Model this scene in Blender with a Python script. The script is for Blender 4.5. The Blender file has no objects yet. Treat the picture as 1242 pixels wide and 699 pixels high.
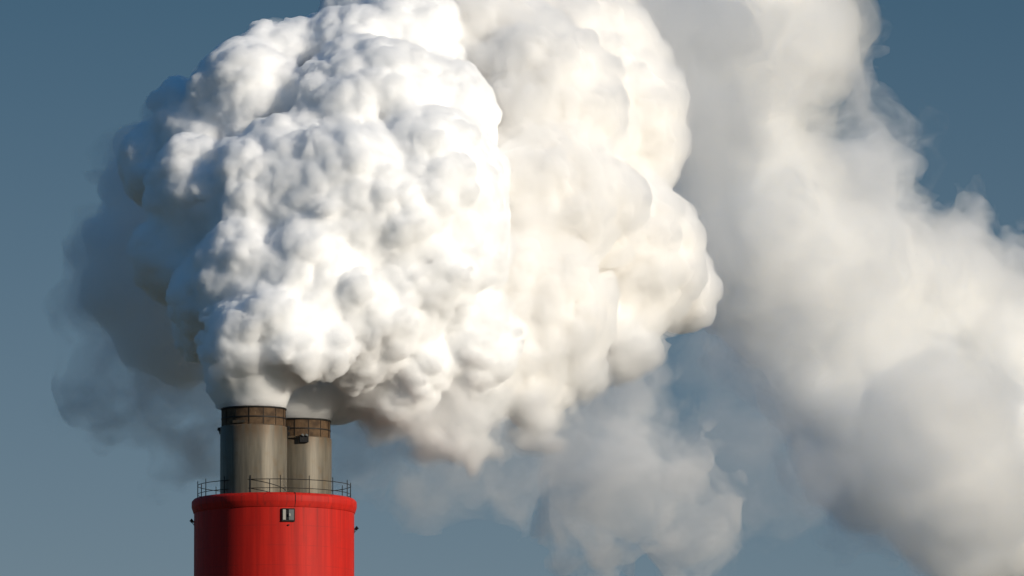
import bpy, bmesh, math, random
import numpy as np
from mathutils import Vector, Matrix
from math import radians as R, sin, cos, pi, tan, atan

# ------------------------------------------------------------------ camera, sky, sun, exposure
sc = bpy.context.scene
C = sc.collection
AX, TOP, DIST = 0.0, 170.0, 1800.0            # chimney axis, deck height, camera distance
CAM = Vector((28.8, -DIST, 2.0))
PITCH = atan((TOP + 25.75 - 2.0) / DIST)
cam_d = bpy.data.cameras.new('camera'); cam = bpy.data.objects.new('camera', cam_d); C.objects.link(cam)
cam.location = CAM; cam.rotation_euler = (pi / 2 + PITCH, 0, 0)
PXM = 10.0                                     # photograph pixels per metre at the chimney
cam_d.sensor_width = 36.0
cam_d.lens = 18.0 * (DIST / cos(PITCH)) / (621.0 / PXM)
cam_d.clip_start = 1.0; cam_d.clip_end = 60000.0
sc.camera = cam

SUN_EL, SUN_AZ = R(16.0), R(125.0)             # azimuth clockwise from +Y (away from the camera)
SUN_DIR = Vector((sin(SUN_AZ) * cos(SUN_EL), cos(SUN_AZ) * cos(SUN_EL), sin(SUN_EL)))
world = bpy.data.worlds.new('World'); sc.world = world; world.use_nodes = True
wn, wl = world.node_tree.nodes, world.node_tree.links
wn.clear()
sky = wn.new('ShaderNodeTexSky'); sky.sky_type = 'NISHITA'; sky.sun_disc = False
sky.sun_elevation = SUN_EL; sky.sun_rotation = SUN_AZ
sky.altitude = 0; sky.air_density = 1.0; sky.dust_density = 0.0; sky.ozone_density = 3.0
bg = wn.new('ShaderNodeBackground'); bg.inputs['Strength'].default_value = 0.05
wo = wn.new('ShaderNodeOutputWorld')
tc = wn.new('ShaderNodeTexCoord'); sx = wn.new('ShaderNodeSeparateXYZ')
mr = wn.new('ShaderNodeMapRange'); mr.inputs[1].default_value = sin(R(5.0)); mr.inputs[2].default_value = sin(R(9.3))
air = wn.new('ShaderNodeMix'); air.data_type = 'RGBA'                 # air clears quickly with height above the horizon
air.inputs[6].default_value = (0.88, 0.86, 0.97, 1); air.inputs[7].default_value = (0.045, 0.32, 0.45, 1)
mul = wn.new('ShaderNodeMix'); mul.data_type = 'RGBA'; mul.blend_type = 'MULTIPLY'; mul.inputs[0].default_value = 1.0
wl.new(tc.outputs['Generated'], sx.inputs[0]); wl.new(sx.outputs[2], mr.inputs[0]); wl.new(mr.outputs[0], air.inputs[0])
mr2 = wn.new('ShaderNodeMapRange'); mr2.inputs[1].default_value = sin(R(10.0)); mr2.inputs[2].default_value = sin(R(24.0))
dome = wn.new('ShaderNodeMix'); dome.data_type = 'RGBA'; dome.inputs[7].default_value = (0.75, 1.6, 1.9, 1)  # unseen sky overhead made brighter than natural, added fill for the shaded steam
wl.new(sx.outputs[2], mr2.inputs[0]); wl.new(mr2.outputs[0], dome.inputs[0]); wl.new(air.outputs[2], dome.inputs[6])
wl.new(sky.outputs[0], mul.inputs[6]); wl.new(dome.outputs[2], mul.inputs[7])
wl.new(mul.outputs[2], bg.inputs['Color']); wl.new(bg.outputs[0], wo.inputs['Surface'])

sun_d = bpy.data.lights.new('sun', 'SUN'); sun = bpy.data.objects.new('sun', sun_d); C.objects.link(sun)
sun_d.energy = 4.3; sun_d.angle = R(0.53); sun_d.color = (1.0, 0.905, 0.76)
sun.rotation_euler = SUN_DIR.to_track_quat('Z', 'Y').to_euler()
sun.location = (200, -200, 400)
sc.view_settings.view_transform = 'Standard'; sc.view_settings.look = 'None'
sc.view_settings.gamma = 1.0; sc.view_settings.exposure = -0.1
cy = sc.cycles
cy.max_bounces = 40; cy.diffuse_bounces = 5; cy.volume_bounces = 32; cy.transmission_bounces = 8
cy.transparent_max_bounces = 64; cy.use_denoising = True
cy.volume_step_rate = 0.33; cy.use_adaptive_sampling = True; cy.adaptive_threshold = 0.025

# ------------------------------------------------------------------ helpers
def at(px, py, y):
    """World point seen at pixel (px, py) of the 1242x699 photograph at depth y."""
    f = cam_d.lens / 36.0 * 1242.0
    v = Vector(((px - 621.0) / f, 1.0, (349.5 - py) / f))
    d = Vector((v.x, cos(PITCH) - sin(PITCH) * v.z, sin(PITCH) + cos(PITCH) * v.z))
    return CAM + d * ((y + DIST) / d.y)

def tag(o, label=None, cat=None, group=None, kind=None):
    for k, v in (('label', label), ('category', cat), ('group', group), ('kind', kind)):
        if v: o[k] = v
    return o

def link(name, me, mat, parent=None):
    o = bpy.data.objects.new(name, me); C.objects.link(o)
    if mat: me.materials.append(mat)
    if parent: o.parent = parent
    return o

# ------------------------------------------------------------------ implicit sculpting of the plumes
def hash3(i, j, k, seed):
    n = (i.astype(np.int64) * 73856093) ^ (j.astype(np.int64) * 19349663) ^ (k.astype(np.int64) * 83492791) ^ (seed * 2654435761)
    n = (n ^ (n >> 13)) * 1274126177 & 0x7fffffff
    n = (n ^ (n >> 16)) * 668265263 & 0x7fffffff
    return n ^ (n >> 15)

def worley(P, L, seed, jit=0.8):
    """Distance to the nearest jittered lattice point, in units of L."""
    out = np.empty(len(P), np.float32)
    for s in range(0, len(P), 400000):
        q = P[s:s + 400000] / L
        c = np.floor(q).astype(np.int32); f = (q - c).astype(np.float32)
        best = np.full(len(q), 9.0, np.float32)
        for dx in (-1, 0, 1):
            for dy in (-1, 0, 1):
                for dz in (-1, 0, 1):
                    h = hash3(c[:, 0] + dx, c[:, 1] + dy, c[:, 2] + dz, seed)
                    jx = (h & 255) / 255.0 * jit + (1 - jit) / 2; jy = ((h >> 8) & 255) / 255.0 * jit + (1 - jit) / 2
                    jz = ((h >> 16) & 255) / 255.0 * jit + (1 - jit) / 2
                    d = (dx + jx - f[:, 0]) ** 2 + (dy + jy - f[:, 1]) ** 2 + (dz + jz - f[:, 2]) ** 2
                    d *= (0.75 + 0.65 * ((h >> 5) & 63) / 63.0).astype(np.float32)
                    np.minimum(best, d, out=best)
        out[s:s + 400000] = np.sqrt(best)
    return out

def vnoise(P, L, seed):
    """Smooth value noise in -1..1."""
    q = P / L
    c = np.floor(q).astype(np.int32); f = (q - c).astype(np.float32); f = f * f * (3 - 2 * f)
    r = np.zeros(len(P), np.float32)
    for dx in (0, 1):
        wx = f[:, 0] if dx else 1 - f[:, 0]
        for dy in (0, 1):
            wy = f[:, 1] if dy else 1 - f[:, 1]
            for dz in (0, 1):
                wz = f[:, 2] if dz else 1 - f[:, 2]
                h = hash3(c[:, 0] + dx, c[:, 1] + dy, c[:, 2] + dz, seed) & 0xffff
                r += wx * wy * wz * (h / 32767.5 - 1.0).astype(np.float32)
    return r

def surface_nets(F, org, h, iso=0.0):
    F = F - iso
    S = F < 0
    nx, ny, nz = F.shape
    cnt = np.zeros((nx - 1, ny - 1, nz - 1), np.int8)
    for a in (0, 1):
        for b in (0, 1):
            for c in (0, 1):
                cnt += S[a:nx - 1 + a, b:ny - 1 + b, c:nz - 1 + c]
    act = (cnt > 0) & (cnt < 8)
    I = np.argwhere(act); idx = np.full(act.shape, -1, np.int32); idx[act] = np.arange(len(I))
    acc = np.zeros((len(I), 3), np.float64); num = np.zeros(len(I))
    corners = [(a, b, c) for a in (0, 1) for b in (0, 1) for c in (0, 1)]
    for p in corners:
        for ax in range(3):
            if p[ax] == 0:
                q = list(p); q[ax] = 1
                v0 = F[I[:, 0] + p[0], I[:, 1] + p[1], I[:, 2] + p[2]]; v1 = F[I[:, 0] + q[0], I[:, 1] + q[1], I[:, 2] + q[2]]
                m = (v0 < 0) != (v1 < 0)
                t = np.where(m, v0 / np.where(m, v0 - v1, 1), 0)
                pt = np.tile(np.array(p, float), (len(I), 1)); pt[:, ax] = t
                acc += pt * m[:, None]; num += m
    V = (I + acc / num[:, None]) * h + org
    quads = []
    for ax in range(3):
        u, w = (ax + 1) % 3, (ax + 2) % 3
        sl0 = [slice(None)] * 3; sl1 = [slice(None)] * 3
        sl0[ax] = slice(0, -1); sl1[ax] = slice(1, None)
        ch = S[tuple(sl0)] != S[tuple(sl1)]
        for o_ in (u, w):
            k = [slice(None)] * 3; k[o_] = 0; ch[tuple(k)] = False
            k[o_] = -1; ch[tuple(k)] = False
        E = np.argwhere(ch)
        ins = S[tuple(E.T)]
        def g(du, dw):
            e = E.copy(); e[:, u] += du; e[:, w] += dw
            return idx[e[:, 0], e[:, 1], e[:, 2]]
        q = np.stack([g(-1, -1), g(0, -1), g(0, 0), g(-1, 0)], 1)
        q[~ins] = q[~ins][:, ::-1]
        quads.append(q)
    Q = np.concatenate(quads)
    Q = Q[(Q >= 0).all(1)]
    return V, Q

def biggest(V, Q, keep):
    """Drop crumbs that float free of the body."""
    lab = np.arange(len(V))
    A = Q.ravel(); B = np.roll(Q, -1, 1).ravel()
    for _ in range(200):
        m = np.minimum(lab[A], lab[B]); new = lab.copy()
        np.minimum.at(new, A, m); np.minimum.at(new, B, m)
        new = new[new]; new = new[new]
        if (new == lab).all(): break
        lab = new
    cnt = np.bincount(lab, minlength=len(V))
    ok = cnt[lab] >= max(keep * len(V), 1) if keep < 1 else cnt[lab] == cnt.max()
    re = np.cumsum(ok) - 1
    return V[ok], re[Q[ok[Q[:, 0]]]]

def relax(V, Q, n=2, lam=0.5):
    for _ in range(n):
        acc = np.zeros_like(V)
        i = Q.ravel(); j = np.roll(Q, -1, 1).ravel()
        for c in range(3):
            acc[:, c] = np.bincount(i, V[j, c], len(V)) + np.bincount(j, V[i, c], len(V))
        num = np.bincount(i, minlength=len(V)) + np.bincount(j, minlength=len(V))
        V = V + lam * (acc / np.maximum(num, 1)[:, None] - V)
    return V

def to_mesh(name, V, Q):
    me = bpy.data.meshes.new(name)
    me.vertices.add(len(V)); me.vertices.foreach_set('co', V.astype(np.float32).ravel())
    me.loops.add(len(Q) * 4); me.loops.foreach_set('vertex_index', Q.astype(np.int32).ravel())
    me.polygons.add(len(Q)); me.polygons.foreach_set('loop_start', np.arange(0, len(Q) * 4, 4, dtype=np.int32))
    me.polygons.foreach_set('use_smooth', np.ones(len(Q), bool))
    me.update(calc_edges=True)
    return me

class Cloud:
    """Signed distance field of round blobs, roughened by rounded billows of falling size."""
    def __init__(self, blobs, h, pad, k=1.0):
        B = [(at(px, py, y), r / PXM) for px, py, r, y in blobs]
        lo = np.array([[c[i] - r for i in range(3)] for c, r in B]).min(0) - pad
        hi = np.array([[c[i] + r for i in range(3)] for c, r in B]).max(0) + pad
        self.h, self.org = h, lo
        n = np.ceil((hi - lo) / h).astype(int) + 1
        self.ax = [lo[i] + np.arange(n[i]) * h for i in range(3)]
        F = np.full(n, 9.0, np.float32)
        for c, r in B:
            m = r + 10.0
            sl = []
            for i in range(3):
                a = max(0, int((c[i] - m - lo[i]) / h)); b = min(n[i], int((c[i] + m - lo[i]) / h) + 2)
                sl.append(slice(a, b))
            X, Y, Z = (self.ax[i][sl[i]] - c[i] for i in range(3))
            d = np.sqrt(X[:, None, None] ** 2 + Y[None, :, None] ** 2 + Z[None, None, :] ** 2).astype(np.float32) - np.float32(r)
            f = F[tuple(sl)]
            hh = np.clip(k - np.abs(f - d), 0, None) / k
            F[tuple(sl)] = np.minimum(f, d) - hh * hh * k * 0.25
        self.F = F
    def billow(self, octaves, reach, fade=None, seed=1):
        F = self.F
        I = np.argwhere(np.abs(F) < reach)
        P = np.stack([self.ax[i][I[:, i]] for i in range(3)], 1).astype(np.float32)
        d = F[tuple(I.T)]
        Wp = P + np.stack([vnoise(P, 9.0, seed + 50 + i) for i in range(3)], 1) * 1.5
        Wp += np.stack([vnoise(P, 3.0, seed + 60 + i) for i in range(3)], 1) * 0.35
        for n, (L, A) in enumerate(octaves):
            w = worley(Wp, L, seed + n)
            b = np.sqrt(np.clip(1 - (w / 0.95) ** 2, 0, None)) - 0.6
            amp = A if fade is None else A * fade(P, n)
            d = d - b * amp
        F[tuple(I.T)] = d
        return self
    def fray(self, octaves, reach, seed=1):
        """Ragged soft noise instead of rounded billows."""
        F = self.F
        I = np.argwhere(np.abs(F) < reach)
        P = np.stack([self.ax[i][I[:, i]] for i in range(3)], 1).astype(np.float32)
        d = F[tuple(I.T)]
        W = P + np.stack([vnoise(P, 7.0, seed + 70 + i) for i in range(3)], 1) * 2.5
        for n, (L, A) in enumerate(octaves):
            d = d + vnoise(W + n * 17.3, L, seed + 90 + n) * A
        F[tuple(I.T)] = d
        return self
    def shear_off(self, rules):
        """Keep the field clear of a flue below its mouth: (x0, x1, z)."""
        X = self.ax[0]; Z = self.ax[2]
        for x0, x1, z in rules:
            s_ = (X >= x0) & (X < x1)
            self.F[s_] = np.maximum(self.F[s_], (z - Z)[None, None, :].astype(np.float32))
        return self
    def mesh(self, name, iso=0.0, smooth=1, keep=0.02):
        F = self.F.copy()
        big = 12.0
        F[0] = F[-1] = big; F[:, 0] = F[:, -1] = big; F[:, :, 0] = F[:, :, -1] = big
        V, Q = biggest(*surface_nets(F, self.org, self.h, iso), keep)
        return to_mesh(name, relax(V, Q, smooth), Q)

# ------------------------------------------------------------------ materials
def mat_new(name):
    m = bpy.data.materials.new(name); m.use_nodes = True
    m.node_tree.nodes.clear()
    return m, m.node_tree.nodes, m.node_tree.links

def vapour(name, density, g=0.2, color=(1, 1, 1), shred=0):
    m, n, l = mat_new(name)
    v = n.new('ShaderNodeVolumeScatter'); o = n.new('ShaderNodeOutputMaterial')
    v.inputs['Color'].default_value = (*color, 1); v.inputs['Density'].default_value = density
    v.inputs['Anisotropy'].default_value = g
    l.new(v.outputs[0], o.inputs['Volume'])
    if shred:                                  # uneven air: clots and gaps a few metres across
        tc = n.new('ShaderNodeTexCoord'); x = n.new('ShaderNodeTexNoise'); r = n.new('ShaderNodeMapRange')
        x.inputs['Scale'].default_value = shred; x.inputs['Detail'].default_value = 4.0; x.inputs['Roughness'].default_value = 0.58
        x.inputs['Distortion'].default_value = 0.6
        r.interpolation_type = 'SMOOTHSTEP'; r.inputs[1].default_value = 0.40; r.inputs[2].default_value = 0.68
        r.inputs[3].default_value = 0.0; r.inputs[4].default_value = density * 2.6
        l.new(tc.outputs['Object'], x.inputs['Vector']); l.new(x.outputs[0], r.inputs[0]); l.new(r.outputs[0], v.inputs['Density'])
    return m

def steam(name, radius=1.5, color=(0.98, 0.98, 0.98)):
    m, n, l = mat_new(name)
    s = n.new('ShaderNodeSubsurfaceScattering'); o = n.new('ShaderNodeOutputMaterial')
    s.falloff = 'RANDOM_WALK'
    s.inputs['Color'].default_value = (*color, 1); s.inputs['Scale'].default_value = radius
    s.inputs['Radius'].default_value = (1, 1, 1)
    l.new(s.outputs[0], o.inputs['Surface'])
    return m


def paint(name, col, rough=0.6, metal=0.0, build=None):
    m, n, l = mat_new(name)
    p = n.new('ShaderNodeBsdfPrincipled'); o = n.new('ShaderNodeOutputMaterial')
    p.inputs['Base Color'].default_value = (*col, 1); p.inputs['Roughness'].default_value = rough
    p.inputs['Metallic'].default_value = metal; p.inputs['Specular IOR Level'].default_value = 0.25
    l.new(p.outputs[0], o.inputs['Surface'])
    if build: build(n, l, p)
    return m

def nd(n, t, **kw):
    x = n.new(t)
    for k, v in kw.items(): setattr(x, k, v)
    return x

def math_(n, l, op, a, b=None, c=None):
    x = n.new('ShaderNodeMath'); x.operation = op
    for i, v in enumerate((a, b, c)):
        if v is None: continue
        if isinstance(v, (int, float)): x.inputs[i].default_value = v
        else: l.new(v, x.inputs[i])
    return x.outputs[0]

def noise(n, l, vec, scale, detail=4, rough=0.6):
    x = n.new('ShaderNodeTexNoise'); x.inputs['Scale'].default_value = scale
    x.inputs['Detail'].default_value = detail; x.inputs['Roughness'].default_value = rough
    l.new(vec, x.inputs['Vector'])
    return x.outputs[0]

def stretch(n, l, vec, sc_):
    x = n.new('ShaderNodeMapping'); x.inputs['Scale'].default_value = sc_
    l.new(vec, x.inputs['Vector'])
    return x.outputs[0]

def mixc(n, l, fac, a, b, blend='MIX'):
    x = n.new('ShaderNodeMix'); x.data_type = 'RGBA'; x.blend_type = blend
    for i, v in ((0, fac), (6, a), (7, b)):
        if isinstance(v, (int, float)): x.inputs[i].default_value = v
        elif isinstance(v, tuple): x.inputs[i].default_value = (*v, 1)
        else: l.new(v, x.inputs[i])
    return x.outputs[2]

def ramp(n, l, fac, lo, hi):
    x = n.new('ShaderNodeMapRange'); x.interpolation_type = 'SMOOTHSTEP'
    x.inputs[1].default_value = lo; x.inputs[2].default_value = hi
    l.new(fac, x.inputs[0])
    return x.outputs[0]

def red_nodes(n, l, p):
    tc = n.new('ShaderNodeTexCoord'); v = tc.outputs['Object']
    s = n.new('ShaderNodeSeparateXYZ'); l.new(v, s.inputs[0])
    streak = noise(n, l, stretch(n, l, v, (1.2, 1.2, 0.05)), 1.0, 5)
    blot = noise(n, l, v, 0.35, 6)
    c = mixc(n, l, ramp(n, l, streak, 0.35, 0.7), (0.42, 0.009, 0.004), (0.55, 0.015, 0.0065))
    c = mixc(n, l, math_(n, l, 'MULTIPLY', ramp(n, l, blot, 0.45, 0.75), 0.45), c, (0.36, 0.014, 0.008))
    # pour joints every 2.4 m and shutter boards round the shaft
    z = math_(n, l, 'FRACT', math_(n, l, 'DIVIDE', math_(n, l, 'SUBTRACT', s.outputs[2], 0.35), 2.4))
    joint = math_(n, l, 'LESS_THAN', z, 0.05)
    az = math_(n, l, 'ARCTAN2', s.outputs[1], s.outputs[0])
    b = math_(n, l, 'FRACT', math_(n, l, 'MULTIPLY', az, 64 / (2 * pi)))
    board = math_(n, l, 'LESS_THAN', b, 0.06)
    k = math_(n, l, 'ADD', math_(n, l, 'MULTIPLY', joint, 0.30), math_(n, l, 'MULTIPLY', board, 0.14))
    k = math_(n, l, 'MULTIPLY', k, ramp(n, l, noise(n, l, v, 0.5, 3), 0.35, 0.6))
    c = mixc(n, l, k, c, (0.25, 0.012, 0.008))
    # soot washed down from the rim
    run = noise(n, l, stretch(n, l, v, (2.2, 2.2, 0.03)), 1.0, 4)
    near = ramp(n, l, s.outputs[2], TOP - 9.0, TOP - 0.5)
    k = math_(n, l, 'MULTIPLY', math_(n, l, 'MULTIPLY', ramp(n, l, run, 0.52, 0.68), near), 0.55)
    c = mixc(n, l, k, c, (0.17, 0.012, 0.008))
    l.new(c, p.inputs['Base Color'])

def steel_nodes(n, l, p):
    tc = n.new('ShaderNodeTexCoord'); v = tc.outputs['Object']
    s = n.new('ShaderNodeSeparateXYZ'); l.new(v, s.inputs[0])
    streak = noise(n, l, stretch(n, l, v, (1.6, 1.6, 0.10)), 1.0, 6)
    blot = noise(n, l, v, 0.55, 6)
    c = mixc(n, l, ramp(n, l, streak, 0.3, 0.72), (0.095, 0.085, 0.066), (0.18, 0.155, 0.115))
    c = mixc(n, l, math_(n, l, 'MULTIPLY', ramp(n, l, blot, 0.5, 0.72), 0.5), c, (0.125, 0.082, 0.040))
    # rust washed down from the cap
    top = ramp(n, l, s.outputs[2], 5.6, 8.8)
    wash = math_(n, l, 'MULTIPLY', top, ramp(n, l, streak, 0.36, 0.60))
    c = mixc(n, l, math_(n, l, 'MULTIPLY', wash, 0.75), c, (0.10, 0.055, 0.025))
    l.new(c, p.inputs['Base Color'])

def rust_nodes(n, l, p):
    tc = n.new('ShaderNodeTexCoord'); v = tc.outputs['Object']
    a = noise(n, l, v, 0.9, 6); b = noise(n, l, stretch(n, l, v, (2.5, 2.5, 0.6)), 1.0, 4)
    c = mixc(n, l, ramp(n, l, a, 0.35, 0.65), (0.05, 0.030, 0.017), (0.105, 0.064, 0.034))
    c = mixc(n, l, ramp(n, l, b, 0.66, 0.78), c, (0.24, 0.19, 0.14))
    l.new(c, p.inputs['Base Color'])

M_RED = paint('red_paint', (0.6, 0.025, 0.012), 0.65, 0, red_nodes)
M_STEEL = paint('weathered_steel', (0.3, 0.26, 0.2), 0.5, 0.15, steel_nodes)
M_RUST = paint('rusty_band', (0.2, 0.1, 0.05), 0.8, 0, rust_nodes)
M_DARK = paint('dark_iron', (0.018, 0.016, 0.015), 0.6, 0.2)
M_BLACK = paint('black_housing', (0.008, 0.008, 0.009), 0.5)
M_GREY = paint('grey_door', (0.13, 0.14, 0.14), 0.6)
M_WHITE = paint('white_panel', (0.36, 0.35, 0.31), 0.5)
M_DECK = paint('deck_concrete', (0.16, 0.07, 0.06), 0.9)
M_BORE = paint('sooty_bore', (0.03, 0.03, 0.03), 0.9)

def ground_nodes(n, l, p):
    tc = n.new('ShaderNodeTexCoord')
    a = noise(n, l, tc.outputs['Object'], 0.004, 8)
    l.new(mixc(n, l, ramp(n, l, a, 0.35, 0.65), (0.05, 0.065, 0.03), (0.10, 0.09, 0.06)), p.inputs['Base Color'])
M_GROUND = paint('grassland', (0.08, 0.08, 0.05), 0.95, 0, ground_nodes)

def steam_mat(name, radius, color):
    m, n, l = mat_new(name)
    p = n.new('ShaderNodeBsdfPrincipled'); o = n.new('ShaderNodeOutputMaterial')
    p.subsurface_method = 'RANDOM_WALK'
    p.inputs['Base Color'].default_value = (*color, 1); p.inputs['Subsurface Weight'].default_value = 1.0
    p.inputs['Subsurface Radius'].default_value = (1, 1, 1); p.inputs['Subsurface Scale'].default_value = radius
    p.inputs['Specular IOR Level'].default_value = 0.0; p.inputs['Roughness'].default_value = 1.0
    l.new(p.outputs[0], o.inputs['Surface'])
    return m

def thin_mat(name, density, g=0.2, color=(1, 1, 1), skin=0.03, shred=0):
    """Thin vapour: a scattering volume behind a barely visible skin."""
    m = vapour(name, density, g, color, shred)
    n, l = m.node_tree.nodes, m.node_tree.links
    o = [x for x in n if x.type == 'OUTPUT_MATERIAL'][0]
    t = n.new('ShaderNodeBsdfTransparent'); d = n.new('ShaderNodeBsdfTranslucent'); mx = n.new('ShaderNodeMixShader')
    d.inputs['Color'].default_value = (*color, 1); mx.inputs[0].default_value = skin
    l.new(t.outputs[0], mx.inputs[1]); l.new(d.outputs[0], mx.inputs[2]); l.new(mx.outputs[0], o.inputs['Surface'])
    return m

# ------------------------------------------------------------------ mesh builders
class MB:
    def __init__(self): self.bm = bmesh.new()
    def lathe(self, prof, seg=96, close=False):
        rings = []
        for r, z in prof:
            rings.append([self.bm.verts.new((r * cos(2 * pi * i / seg), r * sin(2 * pi * i / seg), z)) for i in range(seg)])
        pairs = list(zip(rings, rings[1:])) + ([(rings[-1], rings[0])] if close else [])
        for a, b in pairs:
            for i in range(seg):
                self.bm.faces.new((a[i], b[i], b[(i + 1) % seg], a[(i + 1) % seg]))
        return rings
    def cap(self, ring): self.bm.faces.new(ring)
    def box(self, size, M, bev=0.0):
        r = bmesh.ops.create_cube(self.bm, size=1.0, matrix=M @ Matrix.Diagonal((*size, 1)))
        if bev:
            e = list({e for v in r['verts'] for e in v.link_edges})
            bmesh.ops.bevel(self.bm, geom=e, offset=bev, segments=2, affect='EDGES')
    def tube(self, a, b, r0, r1=None, seg=10):
        a, b = Vector(a), Vector(b); d = b - a
        M = Matrix.Translation((a + b) / 2) @ d.to_track_quat('Z', 'Y').to_matrix().to_4x4()
        bmesh.ops.create_cone(self.bm, cap_ends=True, segments=seg, radius1=r0, radius2=r0 if r1 is None else r1, depth=d.length, matrix=M)
    def ring(self, Rr, z, r, seg=96, k=8):
        self.lathe([(Rr + r * cos(2 * pi * j / k), z + r * sin(2 * pi * j / k)) for j in range(k)], seg, True)
    def build(self, name, mat, parent=None, smooth=True):
        bmesh.ops.recalc_face_normals(self.bm, faces=self.bm.faces)
        me = bpy.data.meshes.new(name); self.bm.to_mesh(me); self.bm.free()
        if smooth:
            me.polygons.foreach_set('use_smooth', [True] * len(me.polygons))
            me.set_sharp_from_angle(angle=R(32))
        return link(name, me, mat, parent)

def empty(name, loc):
    o = bpy.data.objects.new(name, None); C.objects.link(o); o.location = loc
    return o

def around(az, r, z):
    """Frame on a round wall: local X along the wall, local -Y outwards, local Z up; az from the camera side, to the right."""
    return Matrix.Translation((r * sin(az), -r * cos(az), z)) @ Matrix.Rotation(az, 4, 'Z')

# ------------------------------------------------------------------ ground
g = MB()
g.lathe([(0.01, 0), (3000, 0), (45000, 0)], 64)
tag(g.build('ground', M_GROUND), kind='structure')

# ------------------------------------------------------------------ red chimney
ch = empty('concrete_chimney', (AX, 0, 0))
tag(ch, 'broad red painted concrete chimney with a flared rim, carrying two grey steel flues', 'chimney')
m = MB(); rr = m.lathe([(12.6, 0), (11.2, 60), (9.95, 120), (9.72, 140), (9.70, TOP - 1.78)], 160); m.build('shaft', M_RED, ch)
m = MB(); rr = m.lathe([(9.70, TOP - 1.78), (9.78, TOP - 1.72), (9.99, TOP - 1.08), (10.0, TOP - 1.0), (10.0, TOP - 0.42), (9.95, TOP - 0.30), (9.72, TOP - 0.06), (9.55, TOP), (9.1, TOP), (9.1, TOP - 0.3)], 160)
m.build('rim', M_RED, ch)
m = MB(); rr = m.lathe([(9.099, TOP - 0.25), (0.02, TOP - 0.2)], 96); m.build('deck', M_DECK, ch)
# guard rail
RR = 9.28
rail = MB(); rail.ring(RR, TOP + 1.62, 0.045); rail = rail.build('guard_rail', M_DARK, ch)
mid = MB(); mid.ring(RR, TOP + 0.55, 0.04); mid.build('mid_rail', M_DARK, rail)
post = None
for i in range(16):
    a = R(5.5 + 22.5 * i)
    if post is None:
        m = MB(); m.tube((0, 0, 0), (0, 0, 2.12), 0.06, 0.05); m.box((0.22, 0.22, 0.04), Matrix.Translation((0, 0, 0.03)))
        post = m.build('post', M_DARK, rail); p_ = post
    else:
        p_ = post.copy(); C.objects.link(p_); p_.parent = rail
    p_.location = (RR * sin(a), -RR * cos(a), TOP)
# hatch with an open door, just right of the middle
def px_on(px, py, r, cx=AX, cyy=0.0):
    """Azimuth and height on a cylinder of radius r where the photograph's pixel falls."""
    az = 0.0
    for _ in range(6):
        p = at(px, py, cyy - r * cos(az)); az = math.asin(max(-1, min(1, (p.x - cx) / r)))
    return az, at(px, py, cyy - r * cos(az)).z
az, hz = px_on(349.5, 624.5, 9.7)
F = around(az, 9.7, hz)
m = MB()
for sx_, sz_, lx, lz in ((0, .72, 1.56, .10), (0, -.74, 1.62, .16), (-.75, 0, .08, 1.36), (.75, 0, .08, 1.36)):
    m.box((lx, .30, lz), F @ Matrix.Translation((sx_, -.06, sz_)), .015)
hatch = m.build('hatch', M_DARK, ch)
m = MB(); m.box((1.42, .05, 1.34), F @ Matrix.Translation((0, -.03, 0))); m.build('opening', M_BLACK, hatch)
m = MB(); m.box((.36, .10, 1.26), F @ Matrix.Translation((-.50, -.14, 0)), .02); m.build('side_panel', M_WHITE, hatch)
m = MB(); m.box((.66, .10, 1.28), F @ Matrix.Translation((.36, -.14, 0)), .02); m.build('door', M_GREY, hatch)
m = MB(); m.box((.20, .14, .34), F @ Matrix.Translation((.14, -.25, -.02)), .03); m.build('lamp', M_WHITE, hatch)
az, hz = px_on(350, 637, 9.7)
m = MB(); m.tube(around(az, 9.6, hz) @ Vector((0, 0, 0)), around(az, 9.85, hz) @ Vector((0, 0, 0)), .10); m.build('anchor', M_DARK, ch)
az, hz = px_on(358.5, 606, 10.0)
m = MB()
pr = [(10.03, TOP - 1.0), (10.03, TOP - .42), (9.75, TOP - .03), (9.5, TOP + .04)]
for (r0, z0), (r1, z1) in zip([(9.74, TOP - 1.74)] + pr, pr):
    m.tube((r0 * sin(az), -r0 * cos(az), z0), (r1 * sin(az), -r1 * cos(az), z1), .035)
m.build('conductor_cable', M_DARK, ch)
# warning lamps on brackets
for px, py, sgn in ((236, 633, -1), (430.5, 642, 1)):
    hz = at(px, py, 0).z
    F = around(R(90) * sgn * 0.99, 9.7, hz)
    m = MB(); m.box((.10, .42, .07), F @ Matrix.Translation((0, -.20, -.10))); m.tube(F @ Vector((0, 0, -.42)), F @ Vector((0, -.30, -.10)), .03)
    m.box((.34, .06, .5), F @ Matrix.Translation((0, -.02, -.22)))
    br = m.build('lamp_bracket', M_DARK, ch)
    m = MB(); m.tube(F @ Vector((0, -.10, -.05)), F @ Vector((0, -.42, .22)), .13, .22, 14); m.build('warning_lamp', M_BLACK, br)

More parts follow.
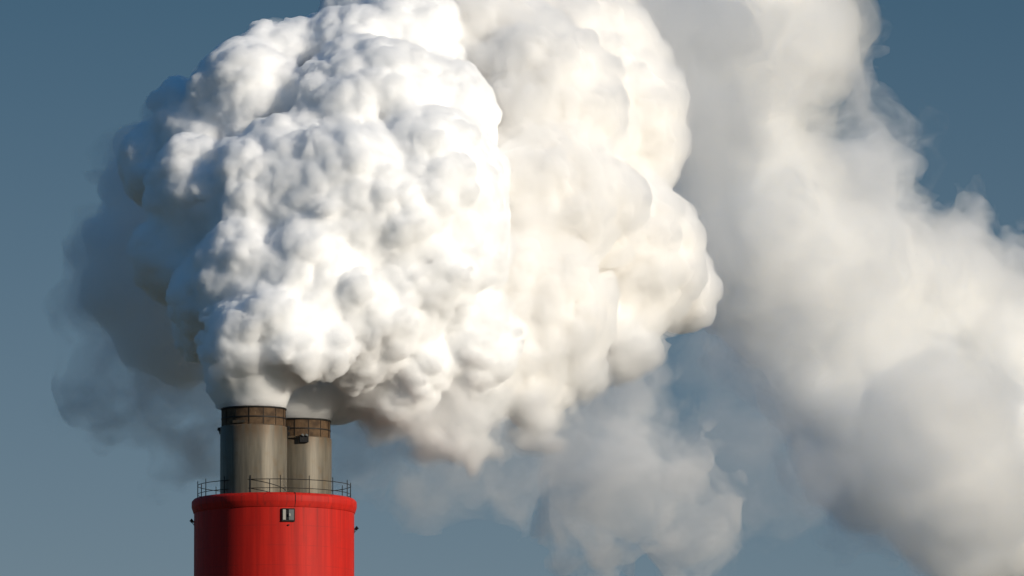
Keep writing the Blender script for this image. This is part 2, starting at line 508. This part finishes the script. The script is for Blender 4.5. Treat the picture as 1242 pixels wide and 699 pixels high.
# ------------------------------------------------------------------ the two flues
def flue(px, y, pytop, r, label, seed):
    base = at(px, 607, y)
    e = empty('flue_stack', (base.x, y, TOP - 0.2)); tag(e, label, 'flue', 'steel flues on the chimney top')
    H = at(px, pytop, y).z - TOP + 0.2
    rb = r - 0.20
    m = MB(); m.lathe([(r + .25, 0), (r + .25, .18), (r, .2), (r, H - 2.2), (r - .03, H - 2.12), (rb - .05, H - 2.0)], 128); m.build('flue_body', M_STEEL, e)
    m = MB(); m.lathe([(rb, H - 2.1), (rb, H - .04), (rb - .25, H - .04), (rb - .25, H - 5)], 128); band = m.build('cap_band', M_RUST, e)
    m = MB(); m.lathe([(rb - .25, H - .03), (rb + .10, H - .03), (rb + .13, H + .04), (rb + .10, H + .16), (rb - .2, H + .16)], 128, True); m.build('top_ring', M_DARK, band)
    m = MB(); m.lathe([(rb - .02, H - 1.17), (rb + .09, H - 1.17), (rb + .09, H - 1.04), (rb - .02, H - 1.04)], 128, True); m.build('stiffener_ring', M_DARK, band)
    seam = None
    for i in range(14):
        if seam is None:
            m = MB(); m.box((.05, .08, 2.0), Matrix.Translation((0, 0, 0))); seam = q = m.build('band_seam', M_DARK, band)
        else:
            q = seam.copy(); C.objects.link(q); q.parent = band
        q.matrix_local = around(R(-7 + 360 / 14 * i), rb + .02, H - 1.05)
    return e, H, rb
f1, H1, rb1 = flue(307.5, -4.8, 497.5, 4.05, 'nearer steel flue, taller and wider in view, steam pouring from its rusty cap', 1)
f2, H2, rb2 = flue(362.5, 4.9, 512.0, 3.98, 'farther steel flue partly hidden, with a black lamp box below its rusty cap', 2)
# bracket lugs on the near flue
for a, dz in ((-88, -2.35), (86, -2.2), (88, -2.9)):
    F = around(R(a), 4.05, H1 + dz)
    m = MB(); m.box((.35, .40, .42), F @ Matrix.Translation((0, -.12, 0)), .05); m.tube(F @ Vector((0, -.1, -.2)), F @ Vector((0, .0, -.6)), .08); m.build('lug', M_DARK, f1)
m = MB(); F = around(R(-26), rb1 + .06, H1 - 1.72); m.box((1.7, .07, .34), F, .02); m.build('band_plate', M_STEEL, f1)
# black lamp box on the far flue
e2 = f2.location
az, hz = px_on(368.2, 532.5, 3.98, e2.x, e2.y)
F = around(az, 3.98, hz - e2.z)
m = MB(); m.box((1.12, .55, .86), F @ Matrix.Translation((0, -.15, -.02)), .04); bx_ = m.build('lamp_box', M_BLACK, f2)
for dx in (-.18, .30):
    m = MB(); M_ = F @ Matrix.Translation((dx, -.40, .42)) @ Matrix.Rotation(R(28), 4, 'Y'); m.box((.34, .5, .22), M_, .03); m.build('lamp_hood', M_GREY, bx_)
m = MB(); F = around(R(-20), 4.0, H2 - 2.35); m.box((2.6, .10, .10), F); m.build('step_bar', M_DARK, f2)

# ------------------------------------------------------------------ steam and smoke
rng = random.Random(7)
def knobs(blobs, n, lo, hi, out=0.72):
    """Smaller heads of steam pushed out of each large one."""
    r_ = list(blobs)
    for px, py, r, y in blobs:
        if r < 40: continue
        for _ in range(n):
            v = Vector((rng.gauss(0, 1), rng.gauss(0, 1) - .5, rng.gauss(0, 1))).normalized()
            k = rng.uniform(lo, hi) * r
            d = r * out
            r_.append((px + v.x * d, py - v.z * d, k, y + v.y * d / PXM))
    return r_

MAIN = [
 (306,488,35,-5),(307,472,40,-5),(305,450,46,-5),(302,420,42,-7),(352,416,46,-7),(386,424,28,-7),(288,402,34,-6),(330,402,45,-7),
 (246,398,26,9),(300,340,58,-1),(262,355,46,3),(380,350,78,-1),(440,385,60,0),(438,424,36,0),
 (420,270,122,6),(500,240,108,9),(340,250,92,6),(480,340,100,7),(540,300,68,7),(450,165,105,13),(520,150,72,15),
 (250,240,62,8),(222,310,48,9),(242,165,46,16),(302,118,60,14),(328,82,40,17),(195,200,40,18),
 (220,132,22,18),(425,75,56,20),(485,65,74,24),(440,28,38,26),(372,70,36,20),(560,420,66,10),(500,445,46,5),(480,478,28,5),
]
LEE = [                                        # the older half of the plume downwind
 (560,50,80,30),(500,-20,60,32),(590,-20,60,38),(640,130,105,28),(650,250,110,24),(640,370,94,20),(620,430,56,16),(600,462,28,14),
 (740,140,80,38),(755,310,84,33),(720,375,66,32),(805,345,46,38),(680,60,80,38),(690,-10,70,45),(760,70,42,42),(785,180,40,38),(650,470,34,18),(560,430,40,13),
]
SHADE = [                                      # the shaded left flank
 (195,300,60,32),(160,345,44,32),(130,365,24,34),(150,290,38,34),(210,375,52,30),(180,225,40,32),(240,330,60,28),(172,185,24,34),(212,160,24,32),(225,420,40,30),(185,405,36,32),
]
TUFT = [                                       # torn rags under the plume
 (478,490,28,6),(500,500,28,6),(520,520,20,7),(548,500,34,8),(566,528,24,9),(586,540,17,9),(530,545,12,8),(600,485,24,11),(640,490,26,14),(660,508,22,15),(680,492,12,16),(645,520,13,15),(700,455,26,20),(760,425,30,26),(455,480,24,4),
]
REAR = [(362.5,500,30,4.9),(366,494,36,5.5),(385,486,32,8),(408,478,34,9),(445,468,38,9)]
def fine(P, n):
    """Small billows die out downwind."""
    d = np.clip((P[:, 0] - 12.0) / 45.0, 0, 1) * 0.75
    return 1 - d if n >= 2 else np.ones(len(P), np.float32)

Z1, Z2 = TOP - .2 + H1 + .12, TOP - .2 + H2 + .12
def calm(P):
    """Steam is still smooth where it leaves the mouths."""
    d = np.sqrt((P[:, 0] - f1.location.x) ** 2 + (P[:, 2] - Z1) ** 2 + (0.5 * (P[:, 1] + 4.8)) ** 2)
    return np.clip((d - 1.0) / 7.0, 0.22, 1)
def fade_main(P, n):
    return fine(P, n) * calm(P)

def layered(name, field, layers, label, cat):
    """layers: (iso, material); the first is the thing itself, the rest its inner or outer layers."""
    top = None
    for iso, mat in layers:
        o = link(name if top is None else 'vapour_layer', field.mesh(name, iso, keep=1), mat, top)
        top = top or o
    return tag(top, label, cat)

def open_neck(field):
    """The jet is as wide as the mouth it leaves and spreads as it climbs."""
    X, Y, Z = field.ax
    r = np.sqrt((X[:, None] - f1.location.x - 0.0) ** 2 + (Y[None, :] + 4.8) ** 2)[:, :, None]
    dz = Z[None, None, :] - Z1
    lim = rb1 - .35 + .16 * dz + .085 * dz * dz
    lim = np.where(dz < 0, rb1 - .12, lim)
    cone = np.minimum((r - lim) * .9, (9.0 - X[:, None, None] - 1.1 * dz) * .7)
    cone = np.clip(np.minimum(cone, (8.5 - dz) * .7 + 0 * r), -9, 9).astype(np.float32)
    field.F = np.maximum(field.F, cone)
    return field

OCT = [(7.0, 3.0), (3.6, 1.8), (1.9, 1.2), (1.0, .9)]
main = open_neck(Cloud(knobs(MAIN, 8, .22, .42), 0.27, 4.0, 0.5)).billow(OCT, 6.0, fade_main, 1)
main.shear_off([(-14, 1.75, Z1), (1.75, 9.5, Z2)])
top = layered('steam_plume', main, [(-0.75, steam_mat('steam_core', 1.2, (.992, .992, .99))), (0.0, vapour('steam_veil', 2.7, 0.25))],
        'dense white billowing steam plume rising from the nearer flue into a huge ball', 'steam plume')
def more(name, field, layers):
    for iso, mat in layers:
        link(name, field.mesh(name, iso, keep=.02), mat, top)
haze_edge = open_neck(Cloud(MAIN, 0.6, 5, 3)).fray([(5, 2.0), (2.5, 1.4), (1.3, .6)], 7, 5).shear_off([(-14, 1.75, Z1), (1.75, 9.5, Z2)])
more('fringe', haze_edge, [(.2, vapour('fringe', .2, .3))])
lee = Cloud(knobs(LEE, 8, .25, .45), 0.36, 5.0, 1.0).billow([(8.0, 3.4), (4.0, 2.2), (2.1, 1.2), (1.15, .5)], 6.0, None, 3).shear_off([(-14, 9.5, Z2)])
LC = (.912, .902, .886)
more('lee_side', lee, [(-1.4, steam_mat('lee_core', 1.6, (.86, .835, .80))), (0.0, vapour('lee_veil', 1.0, .3, LC))])
lee_out = Cloud(LEE, 0.6, 6, 4).billow([(8.0, 2.4)], 7, None, 3).fray([(5, 2.2), (2.5, 1.5), (1.3, .8)], 8, 8).shear_off([(-14, 9.5, Z2)])
more('lee_fringe', lee_out, [(0.3, vapour('lee_fringe', .13, .3, LC))])
join = Cloud([(825,120,52,62),(852,215,44,64),(790,20,60,62),(866,300,36,66),(860,30,60,75),(720,10,50,60),(865,140,40,70)], 0.7, 8, 4).billow([(8.0, 2.6), (4, 1.5)], 7, None, 9).fray([(5, 2.2), (2.5, 1.5)], 8, 18)
more('joining_haze', join, [(1.2, vapour('join_outer', .06, .3, LC)), (-.8, vapour('join_inner', .14, .3, LC))])
shade = Cloud(knobs(SHADE, 7, .25, .45), 0.45, 6.0, 1.5).billow([(7, 2.6), (3.5, 1.9), (1.8, .9)], 7, None, 4)
more('shaded_flank', shade, [(0.0, vapour('shade_heart', .45, .3))])
shade_out = Cloud(SHADE, 0.6, 6, 3).fray([(6, 2.6), (3, 1.8), (1.5, .9)], 8, 14)
more('shaded_fringe', shade_out, [(0.3, vapour('shade_veil', .14, .3)), (1.8, vapour('shade_fringe', .05, .3))])
tuft = Cloud(knobs(TUFT, 4, .3, .5), 0.3, 5, 1.0).billow([(3.2, 1.5), (1.6, .8)], 6, None, 6).fray([(3.0, 1.9), (1.6, 1.3), (.8, .7)], 7, 6).shear_off([(-14, 9.5, Z2)])
more('torn_rags', tuft, [(-.8, vapour('rag_heart', .8, .3, (.998, .988, .97))), (.2, vapour('rag_veil', .45, .3, (.998, .988, .97))), (1.2, vapour('rag_fringe', .15, .3))])
rear = Cloud(REAR, 0.3, 3.0, 1.5).billow([(3.5, .9), (1.8, .5)], 4.0, None, 11).shear_off([(-14, 14, Z2)])
layered('steam_plume', rear, [(-.9, steam_mat('rear_core', 1.2, (.97, .96, .95))), (.1, vapour('rear_veil', 1.0, .25))],
        'small cream steam plume leaving the farther flue and joining the big one', 'steam plume')

BANK = [(880,-20,105,120),(800,20,90,110),(935,50,55,125),(895,130,75,120),(925,230,80,125),(880,290,55,120),(970,305,75,130),(1015,370,70,135),(1055,330,58,140),
 (1085,430,68,140),(1110,530,85,140),(1170,600,68,145),(1220,560,66,150),(1070,575,34,140),(1205,650,42,150),(1150,350,46,150),(1225,440,56,155),(1260,620,60,150),(1135,520,62,120),(1175,600,50,124),(960,395,46,135),(1010,480,48,138),(1045,545,42,140),(900,335,42,128),(940,290,44,112),(1015,335,44,124),(975,60,40,116),(1185,635,40,138)]
BC = (.998, .938, .82)
bank = Cloud(BANK, 0.7, 9, 5).billow([(13, 5), (6, 2.5)], 9, None, 22).fray([(6, 2.2), (3, 1.6), (1.6, .9)], 9, 21)
bank_top = layered('smoke_bank', bank, [(0.5, thin_mat('bank_vapour', .06, .3, BC, .01)), (3.6, vapour('bank_a', .05, .3, BC, .13))],
        'soft cream bank of drifting smoke slanting down behind the white plume', 'smoke bank')
bank_in = Cloud(knobs(BANK, 6, .25, .45), 0.6, 8, 3).billow([(11, 5), (5.5, 3.2), (2.8, 1.6)], 9.0, None, 21).fray([(2.4, .6)], 8, 23)
top = bank_top
more('bank_billows', bank_in, [(1.6, vapour('bank_c', .10, .3, BC, .09)), (-0.6, vapour('bank_d', .17, .3, BC, .07))])
THIN = [
 ([(735,600,60,90),(795,600,58,90),(845,590,30,95),(765,465,24,90),(770,540,44,90),(715,665,36,85),(840,640,42,95),(760,510,32,90),(735,540,36,88),(705,640,22,85)], .19, 31,
  'faint pale wisp of smoke hanging low between the chimney and the big bank'),
 ([(1088,195,30,142),(1062,160,20,146),(1035,90,24,146),(1020,210,44,140),(1045,270,46,142),(1100,280,36,150),(1165,315,36,150),(1215,360,46,150)], .17, 32,
  'thin grey wisps fraying off the upper right edge of the smoke bank'),
 ([(450,540,46,55),(520,555,40,55),(590,560,38,58),(420,520,34,52),(640,540,36,60),(690,510,38,65)], .075, 33,
  'dull grey smoke wisp under the white plume, right of the flues'),
 ([(145,475,40,48),(195,490,48,46),(240,470,48,45),(120,450,22,48),(230,530,32,46),(180,420,46,46),(125,360,22,46),(150,300,30,46),(155,390,42,46),(175,240,24,44),(210,340,60,48)], .16, 34,
  'dark blue grey smoke in shadow left of the flues'),
 ([(920,500,70,60),(880,430,44,60),(960,580,50,64),(900,560,70,62)], .028, 35,
  'barely visible grey veil of smoke in the gap left of the big bank'),
]
for bl, den, seed, lab in THIN:
    f = Cloud(knobs(bl, 4, .25, .45), 0.8, 8, 4).billow([(11, 3.0)], 7, None, seed).fray([(6, 3.0), (3, 2.1), (1.6, 1.1)], 9, seed)
    wc = (.985, .97, .95) if seed in (31, 32) else (.95, .95, .96)
    layered('smoke_wisp', f, [(1.6, thin_mat('wisp_vapour', den * .5, .2, wc, .008, .14)), (-1.2, vapour('wisp_inner', den * .5, .2, wc))], lab, 'smoke wisp')
